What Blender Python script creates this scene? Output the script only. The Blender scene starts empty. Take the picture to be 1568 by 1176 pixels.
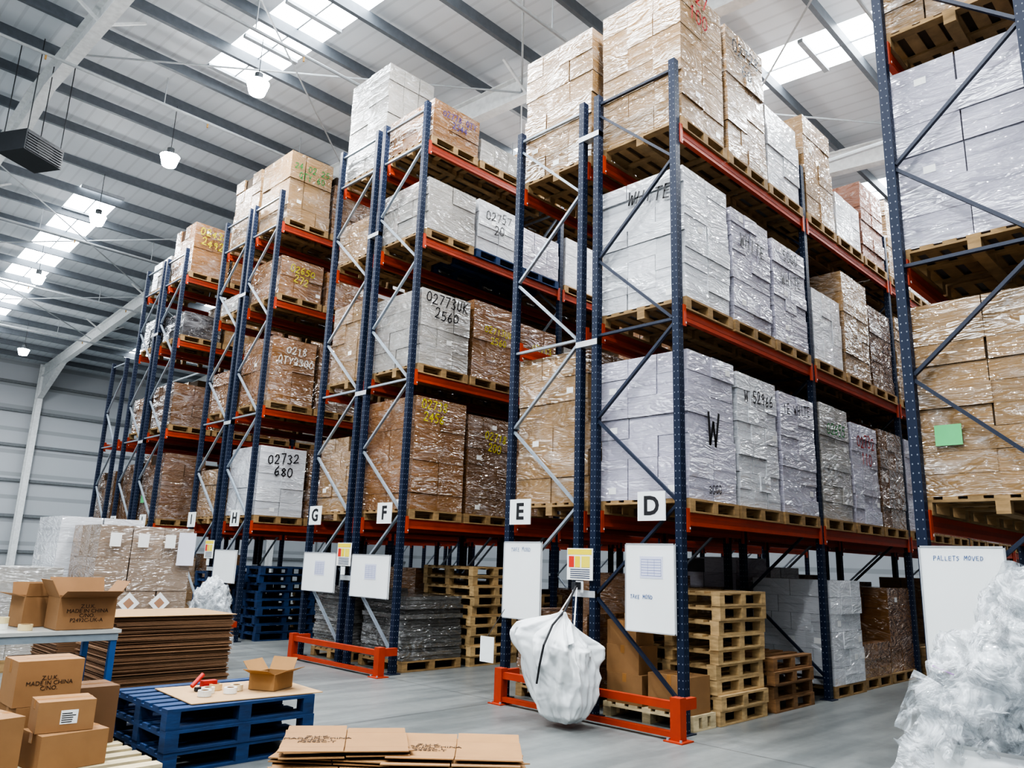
import bpy, bmesh, math, random
from mathutils import Vector, Matrix, noise
random.seed(7)
S=bpy.context.scene
COL=S.collection
def C(h,k=1.0):
    h=h.lstrip('#'); o=[]
    for i in (0,2,4):
        c=int(h[i:i+2],16)/255
        o.append(((c/12.92) if c<=.04045 else ((c+.055)/1.055)**2.4)*k)
    return (o[0],o[1],o[2],1)
def vary(c,a=.08):
    k=1+random.uniform(-a,a)
    return (c[0]*k,c[1]*k,c[2]*k,1)
# ---------------------------------------------------------------- materials
def newmat(name):
    m=bpy.data.materials.new(name); m.use_nodes=True
    nt=m.node_tree; nt.nodes.clear()
    o=nt.nodes.new('ShaderNodeOutputMaterial'); b=nt.nodes.new('ShaderNodeBsdfPrincipled')
    nt.links.new(b.outputs[0],o.inputs[0])
    return m,nt,b
def N(nt,t,**k):
    n=nt.nodes.new(t)
    for a,v in k.items(): setattr(n,a,v)
    return n
def L(nt,a,b): nt.links.new(a,b)
def mathn(nt,op,a,b=None,c=None):
    n=N(nt,'ShaderNodeMath',operation=op)
    for i,x in enumerate((a,b,c)):
        if x is None: continue
        if isinstance(x,(int,float)): n.inputs[i].default_value=x
        else: L(nt,x,n.inputs[i])
    return n.outputs[0]
def noisen(nt,vec,scale,detail=3,rough=.55,dist=0):
    n=N(nt,'ShaderNodeTexNoise'); n.inputs['Scale'].default_value=scale
    n.inputs['Detail'].default_value=detail; n.inputs['Roughness'].default_value=rough
    n.inputs['Distortion'].default_value=dist
    if vec is not None: L(nt,vec,n.inputs['Vector'])
    return n.outputs[0]
def ramp(nt,f,p0,p1,c0=(0,0,0,1),c1=(1,1,1,1)):
    r=N(nt,'ShaderNodeValToRGB'); e=r.color_ramp.elements
    e[0].position=p0;e[1].position=p1;e[0].color=c0;e[1].color=c1
    L(nt,f,r.inputs[0]); return r.outputs[0]
def mixc(nt,f,a,b,mode='MIX'):
    n=N(nt,'ShaderNodeMix',data_type='RGBA',blend_type=mode)
    if isinstance(f,(int,float)): n.inputs[0].default_value=f
    else: L(nt,f,n.inputs[0])
    for i,x in ((6,a),(7,b)):
        if isinstance(x,tuple): n.inputs[i].default_value=x
        else: L(nt,x,n.inputs[i])
    return n.outputs[2]
def coords(nt,scale=(1,1,1),rot=(0,0,0)):
    g=N(nt,'ShaderNodeNewGeometry'); mp=N(nt,'ShaderNodeMapping')
    mp.inputs['Scale'].default_value=scale; mp.inputs['Rotation'].default_value=rot
    L(nt,g.outputs['Position'],mp.inputs['Vector']); return mp.outputs[0]
def attr(nt): return N(nt,'ShaderNodeAttribute',attribute_name='Col').outputs['Color']
def bump(nt,h,strength,dist=.02):
    n=N(nt,'ShaderNodeBump'); n.inputs['Strength'].default_value=strength; n.inputs['Distance'].default_value=dist
    L(nt,h,n.inputs['Height']); return n.outputs[0]
def basic(name,rough=.5,metal=0,coat=0,nscale=6,namt=.25,bs=0,stretch=(1,1,1)):
    m,nt,b=newmat(name)
    v=coords(nt,stretch); n=noisen(nt,v,nscale,4)
    f=ramp(nt,n,.3,.7,(1-namt,1-namt,1-namt,1),(1,1,1,1))
    L(nt,mixc(nt,1.0,attr(nt),f,'MULTIPLY'),b.inputs['Base Color'])
    b.inputs['Roughness'].default_value=rough; b.inputs['Metallic'].default_value=metal
    b.inputs['Coat Weight'].default_value=coat
    if bs: L(nt,bump(nt,n,bs),b.inputs['Normal'])
    return m
M_PAINT=basic('painted_steel',.5,0,0,9,.18)
M_GALV=basic('galvanised_steel',.4,.45,0,14,.2)
M_CARD=basic('cardboard',.82,0,0,5,.14,.05)
M_WOOD=basic('rough_pine_wood',.8,0,0,7,.4,.15,(1,1,4))
M_BOARD=basic('gloss_board',.3,0,.2,2,.04)
M_PLAIN=basic('matte_plastic',.6,0,0,8,.08)
M_INK=basic('marker_ink',.5,0,0,8,.05)
# wrapped goods: stretch film over cartons (film = clear coat with wrinkles, hazy where it is layered)
def wrapmat():
    m,nt,b=newmat('stretch_wrapped_cartons')
    n1=noisen(nt,coords(nt,(1,1,2.4),(.5,.45,0)),1.7,2,.5,1.8)
    n2=noisen(nt,coords(nt,(.8,.8,4.5),(-.35,-.3,.3)),3.2,2,.5,1.5)
    n3=noisen(nt,coords(nt,(1,1,1)),1.3,2)
    r1=mathn(nt,'ABSOLUTE',mathn(nt,'SUBTRACT',n1,.5)); r2=mathn(nt,'ABSOLUTE',mathn(nt,'SUBTRACT',n2,.5))
    h=mathn(nt,'ADD',mathn(nt,'MULTIPLY',r1,1.1),mathn(nt,'MULTIPLY',r2,.5))
    streak=ramp(nt,r2,.0,.02,(1,1,1,1),(0,0,0,1))
    haze=ramp(nt,n1,.5,.72,(0,0,0,1),(1,1,1,1))
    patch=ramp(nt,n3,.42,.62,(.1,.1,.1,1),(1,1,1,1))
    f=mathn(nt,'ADD',mathn(nt,'MULTIPLY',haze,.22),mathn(nt,'MULTIPLY',streak,.32)); f=mathn(nt,'MULTIPLY',f,patch)
    base=mixc(nt,f,attr(nt),(.7,.72,.75,1))
    L(nt,base,b.inputs['Base Color']); b.inputs['Roughness'].default_value=.5
    b.inputs['Specular IOR Level'].default_value=.2
    b.inputs['Coat Weight'].default_value=1.0; b.inputs['Coat Roughness'].default_value=.06; b.inputs['Coat IOR'].default_value=1.95
    L(nt,bump(nt,h,1.0,.18),b.inputs['Coat Normal'])
    L(nt,bump(nt,h,.3,.03),b.inputs['Normal'])
    return m
M_WRAP=wrapmat()
def uprightmat():
    m,nt,b=newmat('perforated_upright_steel')
    uv=N(nt,'ShaderNodeUVMap'); sp=N(nt,'ShaderNodeSeparateXYZ'); L(nt,uv.outputs[0],sp.inputs[0])
    u=mathn(nt,'ABSOLUTE',sp.outputs[0]); u=mathn(nt,'SUBTRACT',u,.022)
    vv=mathn(nt,'FRACT',mathn(nt,'DIVIDE',sp.outputs[1],.075)); vv=mathn(nt,'MULTIPLY',mathn(nt,'SUBTRACT',vv,.5),.055)
    d=mathn(nt,'SQRT',mathn(nt,'ADD',mathn(nt,'MULTIPLY',u,u),mathn(nt,'MULTIPLY',vv,vv)))
    hole=mathn(nt,'LESS_THAN',d,.0052)
    L(nt,mixc(nt,hole,attr(nt),(.17,.19,.22,1)),b.inputs['Base Color'])
    b.inputs['Roughness'].default_value=.5; b.inputs['Specular IOR Level'].default_value=.3
    return m
M_UP=uprightmat()
def emis(name,col,s):
    m,nt,b=newmat(name); b.inputs['Base Color'].default_value=(.8,.8,.8,1)
    b.inputs['Emission Color'].default_value=col; b.inputs['Emission Strength'].default_value=s
    return m
M_LAMP=emis('lamp_glow',(1,1,1,1),120)
M_SKY=emis('translucent_rooflight',(.88,.95,1,1),13)
def floormat():
    m,nt,b=newmat('polished_concrete')
    v=coords(nt); n1=noisen(nt,v,.35,5,.6); n2=noisen(nt,v,9,6,.7); n3=noisen(nt,coords(nt,(.3,3,1),(0,0,.6)),1.2,4,.6)
    a=ramp(nt,n1,.3,.7,C('#5b5f60'),C('#707474'))
    a=mixc(nt,.35,a,ramp(nt,n2,.3,.7,C('#505353'),C('#7c7f7c')))
    a=mixc(nt,.25,a,ramp(nt,n3,.4,.6,C('#3c4041'),C('#888a87')))
    sp=N(nt,'ShaderNodeSeparateXYZ'); L(nt,v,sp.inputs[0])
    for ax in (0,1):
        fr=mathn(nt,'FRACT',mathn(nt,'DIVIDE',mathn(nt,'ADD',sp.outputs[ax],50.4),6.0))
        j=mathn(nt,'LESS_THAN',mathn(nt,'ABSOLUTE',mathn(nt,'SUBTRACT',fr,.5)),.0012)
        a=mixc(nt,j,a,(.04,.04,.04,1))
    L(nt,a,b.inputs['Base Color']); L(nt,ramp(nt,n1,.3,.7,(.28,.28,.28,1),(.45,.45,.45,1)),b.inputs['Roughness'])
    return m
def sheetmat(name,c,axis,period,amt):
    m,nt,b=newmat(name); v=coords(nt); sp=N(nt,'ShaderNodeSeparateXYZ'); L(nt,v,sp.inputs[0])
    fr=mathn(nt,'FRACT',mathn(nt,'DIVIDE',sp.outputs[axis],period))
    rib=mathn(nt,'LESS_THAN',mathn(nt,'ABSOLUTE',mathn(nt,'SUBTRACT',fr,.5)),.09)
    n=noisen(nt,v,.6,3)
    base=mixc(nt,rib,mixc(nt,n,(c[0]*.92,c[1]*.92,c[2]*.92,1),c),(c[0]*amt,c[1]*amt,c[2]*amt,1))
    L(nt,base,b.inputs['Base Color']); b.inputs['Roughness'].default_value=.5
    return m
M_FLOOR=floormat()
M_CEIL=sheetmat('profiled_roof_liner',C('#d4d9de'),0,.33,.85)
M_WALL=sheetmat('composite_wall_panel',C('#b8bcc0'),2,1.1,.72)
def filmmat(name,a0,a1,bs,col):
    m,nt,b=newmat(name)
    v=coords(nt); n=noisen(nt,v,5,3,.5,2.0); r=mathn(nt,'ABSOLUTE',mathn(nt,'SUBTRACT',n,.5))
    b.inputs['Base Color'].default_value=col; b.inputs['Roughness'].default_value=.25
    b.inputs['Coat Weight'].default_value=1; b.inputs['Coat Roughness'].default_value=.06; b.inputs['Coat IOR'].default_value=1.9
    L(nt,bump(nt,r,bs,.05),b.inputs['Normal']); L(nt,bump(nt,r,bs,.14),b.inputs['Coat Normal'])
    L(nt,ramp(nt,r,.0,.14,(a1,a1,a1,1),(a0,a0,a0,1)),b.inputs['Alpha'])
    return m
M_FILM=filmmat('clear_plastic_film',.16,.7,.9,(.62,.66,.69,1))
def sackmat():
    m,nt,b=newmat('woven_polypropylene'); v=coords(nt)
    n=noisen(nt,v,3.5,2,.5,.6); L(nt,bump(nt,n,.6,.10),b.inputs['Normal'])
    L(nt,ramp(nt,n,.3,.7,(.54,.56,.57,1),(.70,.72,.72,1)),b.inputs['Base Color']); b.inputs['Roughness'].default_value=.36
    return m
M_SACK=sackmat()
# ---------------------------------------------------------------- mesh builder
class MB:
    def __init__(s): s.v=[];s.f=[];s.mi=[];s.c=[];s.uv=[];s.mats=[];s.M=Matrix.Identity(4);s.smooth=False;s.sm=[]
    def m(s,mat):
        if mat not in s.mats: s.mats.append(mat)
        return s.mats.index(mat)
    def face(s,idx,mat,col,uv=None):
        s.f.append(idx); s.mi.append(s.m(mat)); s.c.append(col); s.uv.append(uv or [(0.5,0.5)]*len(idx)); s.sm.append(s.smooth)
    def box(s,x0,y0,z0,x1,y1,z1,mat,col,R=None):
        b=len(s.v); P=[(x0,y0,z0),(x1,y0,z0),(x1,y1,z0),(x0,y1,z0),(x0,y0,z1),(x1,y0,z1),(x1,y1,z1),(x0,y1,z1)]
        T=s.M if R is None else s.M@R
        s.v+= [tuple(T@Vector(p)) for p in P]
        cx,cy,cz=(x0+x1)/2,(y0+y1)/2,(z0+z1)/2
        for q,ax in (((0,3,2,1),(0,1)),((4,5,6,7),(0,1)),((0,1,5,4),(0,2)),((1,2,6,5),(1,2)),((2,3,7,6),(0,2)),((3,0,4,7),(1,2))):
            cc=(cx,cy,0)
            uv=[(P[i][ax[0]]-cc[ax[0]],P[i][ax[1]]-(cc[ax[1]] if ax[1]<2 else 0)) for i in q]
            s.face([b+i for i in q],mat,col,uv)
    def bar(s,p,q,w,h,mat,col,up=(0,0,1)):
        p=Vector(p);q=Vector(q);d=q-p;l=d.length;z=d.normalized();u=Vector(up)
        if abs(z.dot(u))>.98: u=Vector((1,0,0))
        x=u.cross(z).normalized();y=z.cross(x)
        R=Matrix(((x[0],y[0],z[0],p[0]),(x[1],y[1],z[1],p[1]),(x[2],y[2],z[2],p[2]),(0,0,0,1)))
        s.box(-w/2,-h/2,0,w/2,h/2,l,mat,col,R)
    def cyl(s,p,q,r,mat,col,n=12,r2=None,caps=True):
        p=Vector(p);q=Vector(q);z=(q-p).normalized();u=Vector((0,0,1)) if abs(z.z)<.95 else Vector((1,0,0))
        x=u.cross(z).normalized();y=z.cross(x);r2=r if r2 is None else r2;b=len(s.v)
        for i in range(n):
            a=2*math.pi*i/n;o=x*math.cos(a)+y*math.sin(a)
            s.v.append(tuple(s.M@(p+o*r)));s.v.append(tuple(s.M@(q+o*r2)))
        for i in range(n):
            j=(i+1)%n; s.face([b+2*i,b+2*j,b+2*j+1,b+2*i+1],mat,col)
        if caps:
            s.face([b+2*i for i in range(n)][::-1],mat,col); s.face([b+2*i+1 for i in range(n)],mat,col)
    def ring(s,c,r0,r1,h,mat,col,n=20,colin=None):
        b=len(s.v);c=Vector(c)
        for i in range(n):
            a=2*math.pi*i/n;o=Vector((math.cos(a),math.sin(a),0))
            for r,z in ((r1,0),(r1,h),(r0,h),(r0,0)): s.v.append(tuple(s.M@(c+o*r+Vector((0,0,z)))))
        for i in range(n):
            j=(i+1)%n
            for k in range(4):
                k2=(k+1)%4; s.face([b+4*i+k,b+4*j+k,b+4*j+k2,b+4*i+k2],mat,(colin or col) if k==2 else col)
    def quad(s,pts,mat,col):
        b=len(s.v); s.v+=[tuple(s.M@Vector(p)) for p in pts]; s.face(list(range(b,b+len(pts))),mat,col)
    def build(s,name,origin=None,smooth=False):
        if origin is None:
            xs=[v[0] for v in s.v];ys=[v[1] for v in s.v];zs=[v[2] for v in s.v]
            origin=((min(xs)+max(xs))/2,(min(ys)+max(ys))/2,min(zs))
        o=Vector(origin); me=bpy.data.meshes.new(name)
        me.from_pydata([(v[0]-o.x,v[1]-o.y,v[2]-o.z) for v in s.v],[],s.f)
        for m in s.mats: me.materials.append(m)
        me.polygons.foreach_set('material_index',s.mi)
        me.polygons.foreach_set('use_smooth',[smooth or q for q in s.sm])
        ca=me.color_attributes.new('Col','FLOAT_COLOR','CORNER'); ul=me.uv_layers.new(name='UVMap')
        cc=[];uu=[]
        for f,c,u in zip(s.f,s.c,s.uv):
            for k in range(len(f)): cc+=list(c); uu+=list(u[k])
        ca.data.foreach_set('color',cc); ul.data.foreach_set('uv',uu)
        me.update(); ob=bpy.data.objects.new(name,me); ob.location=o; COL.objects.link(ob); return ob
ROT={'-X':Matrix(((0,0,-1),(-1,0,0),(0,1,0))),'-Y':Matrix(((1,0,0),(0,0,-1),(0,1,0))),'+Z':Matrix.Identity(3)}
INKS={}
def inkmat(col):
    k=tuple(round(c,3) for c in col)
    if k not in INKS:
        m,nt,b=newmat('ink_%d'%len(INKS)); b.inputs['Base Color'].default_value=col; b.inputs['Roughness'].default_value=.6
        INKS[k]=m
    return INKS[k]
BLK=C('#15151a')
def text(parent,s,pos,size,face,col=BLK,rot=0,bold=0,align='CENTER',name='lettering',shear=0):
    cu=bpy.data.curves.new(name,'FONT'); cu.body=s; cu.size=size; cu.align_x=align; cu.align_y='CENTER'
    cu.extrude=.0008; cu.offset=bold; cu.shear=shear; cu.materials.append(inkmat(col)); cu.resolution_u=3
    cu.space_line=.85
    ob=bpy.data.objects.new(name,cu); COL.objects.link(ob)
    R=ROT[face]@Matrix.Rotation(rot,3,'Z')
    ob.parent=parent; ob.matrix_local=Matrix.Translation(Vector(pos)-parent.location)@R.to_4x4()
    return ob
# hand-written single stroke letters
GL={'0':[[(.5,1),(.15,.85),(.05,.5),(.15,.12),(.5,0),(.85,.15),(.95,.5),(.8,.88),(.5,1)]],'1':[[(.3,.8),(.55,1),(.5,0)]],
'2':[[(.08,.8),(.3,1),(.7,.98),(.85,.72),(.6,.4),(.05,.02),(.95,.05)]],'3':[[(.1,.92),(.5,1),(.85,.8),(.4,.53),(.88,.3),(.6,.02),(.05,.08)]],
'4':[[(.65,0),(.7,1),(.05,.35),(.98,.38)]],'5':[[(.9,1),(.25,.97),(.15,.55),(.65,.6),(.88,.3),(.55,.0),(.05,.08)]],
'6':[[(.75,1),(.25,.65),(.08,.25),(.4,0),(.85,.18),(.75,.48),(.15,.35)]],'7':[[(.05,.97),(.92,1),(.4,0)]],
'8':[[(.5,.53),(.15,.8),(.5,1),(.85,.8),(.5,.53),(.1,.22),(.5,0),(.9,.25),(.5,.53)]],'9':[[(.85,.75),(.5,1),(.12,.75),(.4,.5),(.85,.75),(.7,0)]],
'W':[[(0,1),(.25,0),(.5,.7),(.75,0),(1,1)]],'H':[[(.1,1),(.12,0)],[(.88,1),(.85,0)],[(.1,.5),(.88,.53)]],'I':[[(.5,1),(.48,0)]],
'T':[[(0,.97),(1,1)],[(.5,1),(.48,0)]],'E':[[(.9,1),(.1,.97),(.1,.02),(.92,0)],[(.1,.5),(.75,.52)]],'U':[[(.1,1),(.1,.2),(.45,0),(.85,.2),(.88,1)]],
'K':[[(.1,1),(.12,0)],[(.88,1),(.12,.45),(.9,0)]],'Q':[[(.5,1),(.1,.7),(.1,.25),(.5,0),(.9,.3),(.88,.75),(.5,1)],[(.6,.25),(1,-.08)]],
'Y':[[(.05,1),(.5,.5),(.95,1)],[(.5,.5),(.45,0)]],'P':[[(.12,0),(.1,1),(.7,.95),(.8,.65),(.12,.5)]],'A':[[(0,0),(.5,1),(.95,0)],[(.2,.35),(.78,.38)]],
'L':[[(.1,1),(.1,0),(.8,.03)]],'M':[[(0,0),(.12,1),(.5,.4),(.88,1),(1,0)]],'O':[[(.5,1),(.1,.6),(.3,.02),(.8,.15),(.9,.7),(.5,1)]],
'V':[[(0,1),(.5,0),(1,1)]],'D':[[(.1,0),(.1,1),(.7,.85),(.9,.45),(.6,.05),(.1,0)]],'S':[[(.88,.9),(.4,1),(.12,.75),(.8,.35),(.5,0),(.05,.1)]],
'N':[[(.08,0),(.1,1),(.88,0),(.9,1)]]}
def scrawl(mb,s,pos,size,face,col,rot=0,th=None):
    """hand-lettered strokes as thin ribbons, centred on pos"""
    th=th or size*.085; R=ROT[face]@Matrix.Rotation(rot,3,'Z'); T=Matrix.Translation(pos)@R.to_4x4()
    old=mb.M; mb.M=T; lines=s.split('\n'); hh=size*.66; adv=size*.52
    for li,ln in enumerate(lines):
        yb=(len(lines)/2-li-1)*size*.95+size*.1; x=-len(ln)*adv/2
        for ch in ln:
            dy=random.uniform(-.05,.05)*size; sc=random.uniform(.85,1.1)
            for st in GL.get(ch.upper(),[]):
                pts=[Vector((x+(p[0]+.14*p[1]+random.uniform(-.05,.05))*adv*.76,yb+dy+(p[1]+random.uniform(-.03,.03))*hh*sc,0)) for p in st]
                for a,b in zip(pts[:-1],pts[1:]):
                    d=(b-a); 
                    if d.length<1e-5: continue
                    d=d.normalized(); n=Vector((-d.y,d.x,0))*th/2; e=d*th*.35
                    mb.quad([a-e-n,b+e-n,b+e+n,a-e+n],M_INK,col)
            x+=adv
    mb.M=old
# ---------------------------------------------------------------- room shell
X0,X1,Y0,Y1=-14,34,-14,44
def zr(y): return 12.45-.077*abs(y-20)
sky=[(-14+.5,-14+1.7),(-7.65,-6.45),(-.95,.25),(5.75,6.95),(12.6,13.8),(19.2,20.4),(25.9,27.1)]
skyY=[(-12,15.6),(24.2,40)]
mb=MB(); ms=MB()
xs=sorted([X0,X1]+[v for s_ in sky for v in s_]); ys=sorted([Y0,Y1,20]+[v for s_ in skyY for v in s_])
for i in range(len(xs)-1):
    for j in range(len(ys)-1):
        xa,xb,ya,yb=xs[i],xs[i+1],ys[j],ys[j+1]
        isk=any(abs(xa-s_[0])<1e-6 for s_ in sky) and any(ya>=s_[0]-1e-6 and yb<=s_[1]+1e-6 for s_ in skyY)
        (ms if isk else mb).quad([(xa,ya,zr(ya)),(xa,yb,zr(yb)),(xb,yb,zr(yb)),(xb,ya,zr(ya))],M_SKY if isk else M_CEIL,(1,1,1,1))
mb.build('ceiling'); 
ms.build('window_rooflights')
mb=MB(); mb.box(X0,Y0,-.2,X1,Y1,0,M_FLOOR,(1,1,1,1)); mb.build('floor')
for nm,bx in (('wall_left',(X0,Y1,0,X1,Y1+.15,10.7)),('wall_far',(X1,Y0,0,X1+.15,Y1+.15,12.5)),('wall_right',(X0,Y0-.15,0,X1,Y0,9.9)),('wall_near',(X0-.15,Y0,0,X0,Y1,12.5))):
    mb=MB(); mb.box(*bx,M_WALL,(1,1,1,1)); mb.build(nm)
mb=MB()
for z in (1.2,2.9,4.6,6.3,8.0,9.4): mb.box(X0,Y1-.12,z,X1,Y1-.002,z+.14,M_PAINT,C('#7d8184'))
for x in [k*3.35+.05 for k in range(-1,10)]: mb.box(x-.04,Y1-.1,0,x+.04,Y1-.003,10.4,M_PAINT,C('#8a8d90'))
mb.build('trim_wall_rails')
mb=MB()
for a,b in sky:
    for ya,yb in skyY:
        n=int((yb-ya)/1.65)
        for k in range(n+1):
            y=ya+(yb-ya)*k/n; mb.box(a,y-.05,zr(y)-.08,b,y+.05,zr(y)-.005,M_PAINT,C('#a0a5aa'))
        m_=(a+b)/2
        mb.bar((m_,ya,zr(ya)-.03),(m_,yb,zr(yb)-.03),.03,.03,M_PAINT,C('#b0b4b8'))
mb.build('trim_rooflight_bars')
mb=MB(); PD=C('#6a7077')
y=Y0+.4
while y<Y1-.5:
    if abs(y-20)>.3:
        z=zr(y)
        mb.box(X0,y-.012,z-.24,X1,y+.012,z-.03,M_PAINT,PD)
        mb.box(X0,y-.012,z-.262,X1,y+.075,z-.24,M_PAINT,PD)
    y+=1.65
mb.build('roof_purlins')
WH=C('#e6e8e8')
for xr in (-10,-3.3,3.4,10.1,16.8,23.5,30.2):
    mb=MB(); 
    for ya,yb in ((Y0+.1,20),(20,43.6)):
        a=Vector((xr,ya,zr(ya)-.27)); b=Vector((xr,yb,zr(yb)-.27)); 
        dz=Vector((0,0,-.25)); 
        mb.bar(a+dz,b+dz,.03,.5,M_PAINT,WH); mb.bar(a,b,.24,.03,M_PAINT,WH); mb.bar(a+2*dz,b+2*dz,.24,.03,M_PAINT,WH)
    ze=zr(43.6)-.77
    mb.quad([(xr-.015,43.5,ze-1.1),(xr-.015,43.5,ze),(xr-.015,40.3,ze+.25)],M_PAINT,WH)
    mb.quad([(xr+.015,43.5,ze-1.1),(xr+.015,40.3,ze+.25),(xr+.015,43.5,ze)],M_PAINT,WH)
    mb.bar((xr,43.4,ze-1.1),(xr,40.3,ze+.25),.24,.03,M_PAINT,WH)
    mb.box(xr-.13,43.42,0,xr+.13,43.45,ze+.6,M_PAINT,WH); mb.box(xr-.13,43.84,0,xr+.13,43.87,ze+.7,M_PAINT,WH)
    mb.box(xr-.015,43.45,0,xr+.015,43.84,ze+.7,M_PAINT,WH); mb.box(xr-.2,43.3,0,xr+.2,43.87,.03,M_PAINT,WH)
    za=zr(20)-.78
    mb.quad([(xr-.015,18.4,za-.1),(xr-.015,20,za-.45),(xr-.015,21.6,za-.1),(xr-.015,20,za+.1)],M_PAINT,WH)
    mb.bar((xr,18.4,za-.12),(xr,20,za-.45),.24,.03,M_PAINT,WH); mb.bar((xr,20,za-.45),(xr,21.6,za-.12),.24,.03,M_PAINT,WH)
    for yy in (5,9.9,14.8,25,30,35):
        z=zr(yy)
        mb.bar((xr,yy,z-.75),(xr+.75,yy,z-.28),.05,.05,M_PAINT,WH); mb.bar((xr,yy,z-.75),(xr-.75,yy,z-.28),.05,.05,M_PAINT,WH)
    mb.build('portal_frame')
mb=MB(); PW=C('#a9adb0')
for yy in (3.6,7.9,12.2,16.5,26,31,36):
    z=zr(yy)-.95
    mb.cyl((-10,yy,z),(X1-.3,yy,z),.035,M_PAINT,PW,8)
    x=-4.8
    while x<33:
        mb.cyl((x,yy,z),(x,yy,zr(yy)-.28),.012,M_PAINT,PW,6); mb.cyl((x+1,yy,z),(x+1,yy,z-.12),.02,M_PAINT,C('#b08a50'),6); x+=3.35
for xx in (14.9,): mb.cyl((xx,-6,zr(0)-.98),(xx,42,zr(0)-.98),.05,M_PAINT,PW,8)
mb.build('sprinkler_pipework')
mb=MB()
for (xa,xb) in ((3.4,10.1),(10.1,16.8)):
    for (ya,yb) in ((3.5,10.1),(10.1,16.7),(23.3,30),(30,36.6)):
        mb.cyl((xa,ya,zr(ya)-.6),(xb,yb,zr(yb)-.6),.02,M_PAINT,PW,6); mb.cyl((xa,yb,zr(yb)-.6),(xb,ya,zr(ya)-.6),.02,M_PAINT,PW,6)
mb.build('roof_bracing_rods')
# ---------------------------------------------------------------- lamps
def lamp(x,y,z,power=420):
    mb=MB(); dk=C('#3a3d40')
    mb.cyl((x,y,z+.35),(x,y,zr(y)-.3),.008,M_PAINT,dk,6)
    mb.cyl((x,y,z+.2),(x,y,z+.34),.08,M_PAINT,dk,14)
    mb.cyl((x,y,z+.14),(x,y,z+.2),.21,M_PAINT,C('#c9cccf'),20,r2=.1)
    mb.cyl((x,y,z-.1),(x,y,z+.14),.15,M_LAMP,(1,1,1,1),20,r2=.22)
    ob=mb.build('high_bay_lamp',(x,y,z))
    if power:
        ld=bpy.data.lights.new('lamp_light','AREA'); ld.shape='DISK'; ld.size=.4; ld.energy=power; ld.color=(.98,.99,1)
        lo=bpy.data.objects.new('lamp_light',ld); COL.objects.link(lo); lo.parent=ob; lo.location=(0,0,-.12)
for y_,z_ in ((3.9,10.2),(8.6,10.3),(13.3,10.5),(17.6,10.5),(22.6,10.5),(28.2,10.1)): lamp(5.9,y_,z_,240)
lamp(5.9,34,9.7,0); lamp(7.7,37,9.5,200)
for y_ in (3.3,7.9,12.5,17.1): lamp(12.6,y_,10.2,210)
lamp(19.3,3.3,10.2,240)
for x_,y_ in ((.6,1.2),(.6,7.0),(.6,13),(-6,3),(3.5,-4),(.6,22)): lamp(x_,y_,10.0,420)  # unseen lamps around the camera, added for light on the facing loads
# ---------------------------------------------------------------- pallets
WD=C('#9c7f57'); WB=C('#183862')
def pallet(mb,x,y,z,w=1.0,d=1.2,c=WD,M=None):
    cc=lambda: vary(c,.16)
    for i in range(3):
        yy=y+i*(d-.1)/2
        mb.box(x,yy,z,x+w,yy+.1,z+.018,M_WOOD,cc())
        for j in range(3):
            xx=x+j*(w-.1)/2
            mb.box(xx,yy,z+.018,xx+.1,yy+.1,z+.1,M_WOOD,cc())
    for j in range(3):
        xx=x+j*(w-.1)/2; mb.box(xx,y,z+.1,xx+.1,y+d,z+.122,M_WOOD,cc())
    n=7
    for k in range(n):
        yy=y+k*(d-.11)/(n-1); mb.box(x,yy,z+.122,x+w,yy+.11,z+.144,M_WOOD,cc())
PAL={'brown':C('#775330'),'tan':C('#876b49'),'white':C('#bcbec2'),'lilac':C('#a4a2af'),'grey':C('#8c8984'),'dark':C('#2c2c30'),'dbrown':C('#62452a'),'red':C('#80523c'),'milky':C('#857363')}
LAB=C('#dcdcda')
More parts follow.
